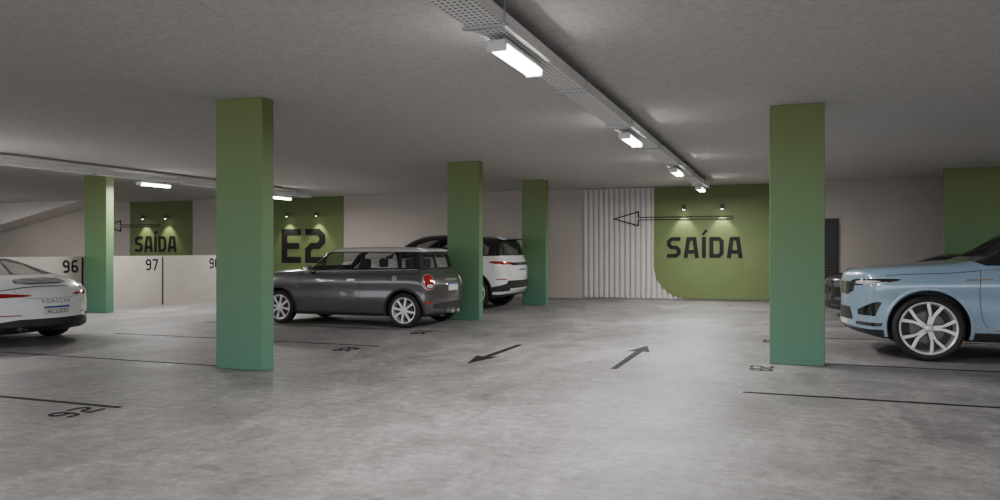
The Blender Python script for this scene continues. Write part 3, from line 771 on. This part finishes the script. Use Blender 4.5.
# ---- low cars: rear engined coupe, and a darker one with a higher nose
def z_spt(c,s):
    if c.z<.24: return 'sill'
    return 'body'
def sports(loc,label,paint,plate,name='sports_car',high=False):
    P=dict(L=4.35,kf=.34,Lf=1.0,kr=.36,Lr=1.0,th=.42,wheels=(.95,3.30),R=.335,Rr=.25,W=.27,Ra=.365,inset=.01,
     ztop=[(0,.52),(.04,.58),(.2,.65),(.6,.74),(1.1,.83),(1.3,.88),(1.95,1.22),(2.2,1.28),(2.5,1.29),(3.0,1.215),(3.5,1.075),(3.9,.945),(4.08,.87),(4.2,.80),(4.30,.70),(4.35,.59)],
     zbelt=[(0,.46),(.05,.54),(.3,.64),(.8,.74),(1.3,.79),(2.2,.83),(3.3,.87),(3.8,.85),(4.1,.77),(4.28,.66),(4.35,.54)],
     zbot=[(0,.22),(.06,.17),(.4,.14),(3.8,.15),(4.2,.20),(4.35,.28)],
     w=[(0,.74),(.15,.80),(.9,.88),(1.5,.86),(2.3,.86),(3.3,.94),(3.9,.925),(4.2,.87),(4.35,.81)],
     n=[(0,2.4),(1.2,2.5),(1.7,3.4),(2.8,3.2),(3.5,2.4),(4.35,2.3)],
     sh=[(0,.01),(1.3,.05),(2.2,.07),(3.3,.14),(4.0,.08),(4.35,.01)],
     side=[(0,.94),(.2,.975),(.5,1.0),(.75,1.0),(.9,.975),(1,.94)],
     cuts=[((0,.24),(4.4,.24))],
     win=[('windshield','F',[(-.60,1.0 if high else .94),(.60,1.0 if high else .94),(.46,1.22),(-.46,1.22)]),('rear_window','B',[(-.46,.99),(.46,.99),(.42,1.15),(.34,1.22),(-.34,1.22),(-.42,1.15)]),
      ('door_window','S',[(1.6,.94),(2.5,.92),(2.42,1.19),(2.2,1.19),(1.98,1.14)]),('side_window','S',[(2.56,.92),(3.12,.925),(3.22,.95),(2.95,1.12),(2.5,1.19)])],
     zone=z_spt,zmat={'body':('body_shell',paint),'sill':('sill_cladding','plastic'),'wheel_well':('wheel_well','dark')})
    if high:
        P['ztop'][:6]=[(0,.72),(.04,.79),(.2,.86),(.6,.91),(1.1,.945),(1.3,.965)]
        P['zbelt'][:6]=[(0,.64),(.05,.71),(.3,.79),(.8,.84),(1.3,.86),(2.2,.875)]
        P['kf']=.28
    c=Car(name,loc,label,P); c.wheels('plain',5,'rim')
    c.cabin(2.35,2.9,1.5,-.08,1.08,.60,rear=False)
    c.seam('door_gap',[Sd([(1.36,.80),(1.30,.5),(1.36,.28),(2.55,.28),(2.72,.5),(2.66,.86)])],90)
    c.both('door_handle',Sd([(2.42,.70),(2.6,.71),(2.6,.74),(2.42,.73)]),90,paint,off=.02)
    if high:
        c.both('head_light',[(.16,-.50,.62),(.38,-.76,.62),(.50,-.80,.76),(.18,-.50,.74)],42,'slens',off=.012,res=.03,rnd=2)
        c.patch('grille',Fr([(-.40,.46),(-.46,.66),(.46,.66),(.40,.46)]),0,'plastic',off=.01,rnd=1)
        c.seam('grille_bar',[Fr([(-.4,.5+.04*i),(.4,.5+.04*i)]) for i in range(4)],0,'disc',w=.008,off=.016,both=False)
        c.both('fog_light',[(.14,-.55,.36),(.3,-.74,.36),(.3,-.74,.42),(.14,-.55,.42)],42,'slens',off=.01,res=.03,rnd=2)
    else:
        c.both('head_light',[(.25,-.52,.60),(.42,-.76,.58),(.62,-.80,.72),(.45,-.55,.72)],42,'lens',off=.012,res=.03,rnd=3)
    c.both('front_intake',[(.1,-.45,.28),(.4,-.80,.28),(.42,-.80,.34),(.1,-.45,.34)],40,'plastic',off=.006,rnd=1)
    c.patch('lower_grille',Fr([(-.4,.24),(-.44,.34),(.44,.34),(.4,.24)]),0,'plastic',off=.006)
    # rear
    c.both('tail_light',[(4.30,-.38,.695),(4.1,-.78,.68),(3.86,-.90,.70),(3.9,-.90,.755),(4.1,-.80,.75),(4.30,-.38,.715)],140,'red',off=.008,res=.03,rnd=1)
    c.patch('engine_grille',Fr([(-.42,.86),(-.36,.94),(.36,.94),(.42,.86)]),180,'plastic',off=.005,rnd=1)
    c.seam('grille_slat',[Fr([(-.38,.875+.017*i),(.38,.875+.017*i)]) for i in range(4)],180,paint,w=.006,off=.010,both=False)
    c.seam('spoiler_lip',[Fr([(-.66,.78),(-.3,.825),(.3,.825),(.66,.78)])],180,'plastic',w=.010,off=.006,both=False)
    c.seam('lid_gap',[Fr([(-.5,.78),(-.46,.66),(.46,.66),(.5,.78)])],180,both=False,w=.005)
    c.patch('rear_diffuser',Fr([(-.80,.22),(-.74,.34),(-.5,.38),(.5,.38),(.74,.34),(.80,.22)]),180,'plastic',off=.010,res=.06)
    c.both('bumper_vent',[(4.12,-.72,.36),(3.92,-.88,.36),(3.92,-.88,.42),(4.12,-.72,.41)],140,'plastic',off=.008)
    c.both('rear_reflector',[(4.28,-.50,.43),(4.1,-.72,.43),(4.1,-.72,.445),(4.28,-.5,.445)],140,'red',off=.006)
    c.plateset(4.4,.49,180,plate,wd=.40,h=.12)
    if not high: c.text('rear_lettering','P O R S C H E',4.4,0,.615,180,.075,'plastic',off=.006)
    for sg in (-1,1):
        for q in (-.045,.045):
            bm=nb(); tube(bm,(4.0,sg*.44+q,.255),(4.235,sg*.44+q,.255),.036,16); finish('exhaust',bm,'disc',c.root,40)
    c.mirror(1.62,.98,.90,paint)
    return c
sports((-14.2,8.26,0),'white sports car seen from behind at left edge','pwhite','ACS2E20')
sports((.74,17.32,0),'black car whose nose shows between right column and blue car','pblack','','coupe_car',True)

# ---------------------------------------------------------------- world + camera
w=bpy.data.worlds.new('w'); S.world=w; w.use_nodes=True
bg=w.node_tree.nodes['Background']; bg.inputs[0].default_value=(.9,.93,1,1); bg.inputs[1].default_value=3.1
cd=bpy.data.cameras.new('cam'); cam=bpy.data.objects.new('cam',cd); C.objects.link(cam)
cam.location=(0,0,1.35); cam.rotation_euler=(PI/2,0,math.radians(20.3)); cd.sensor_width=36; cd.lens=27.9; cd.clip_end=200
S.camera=cam
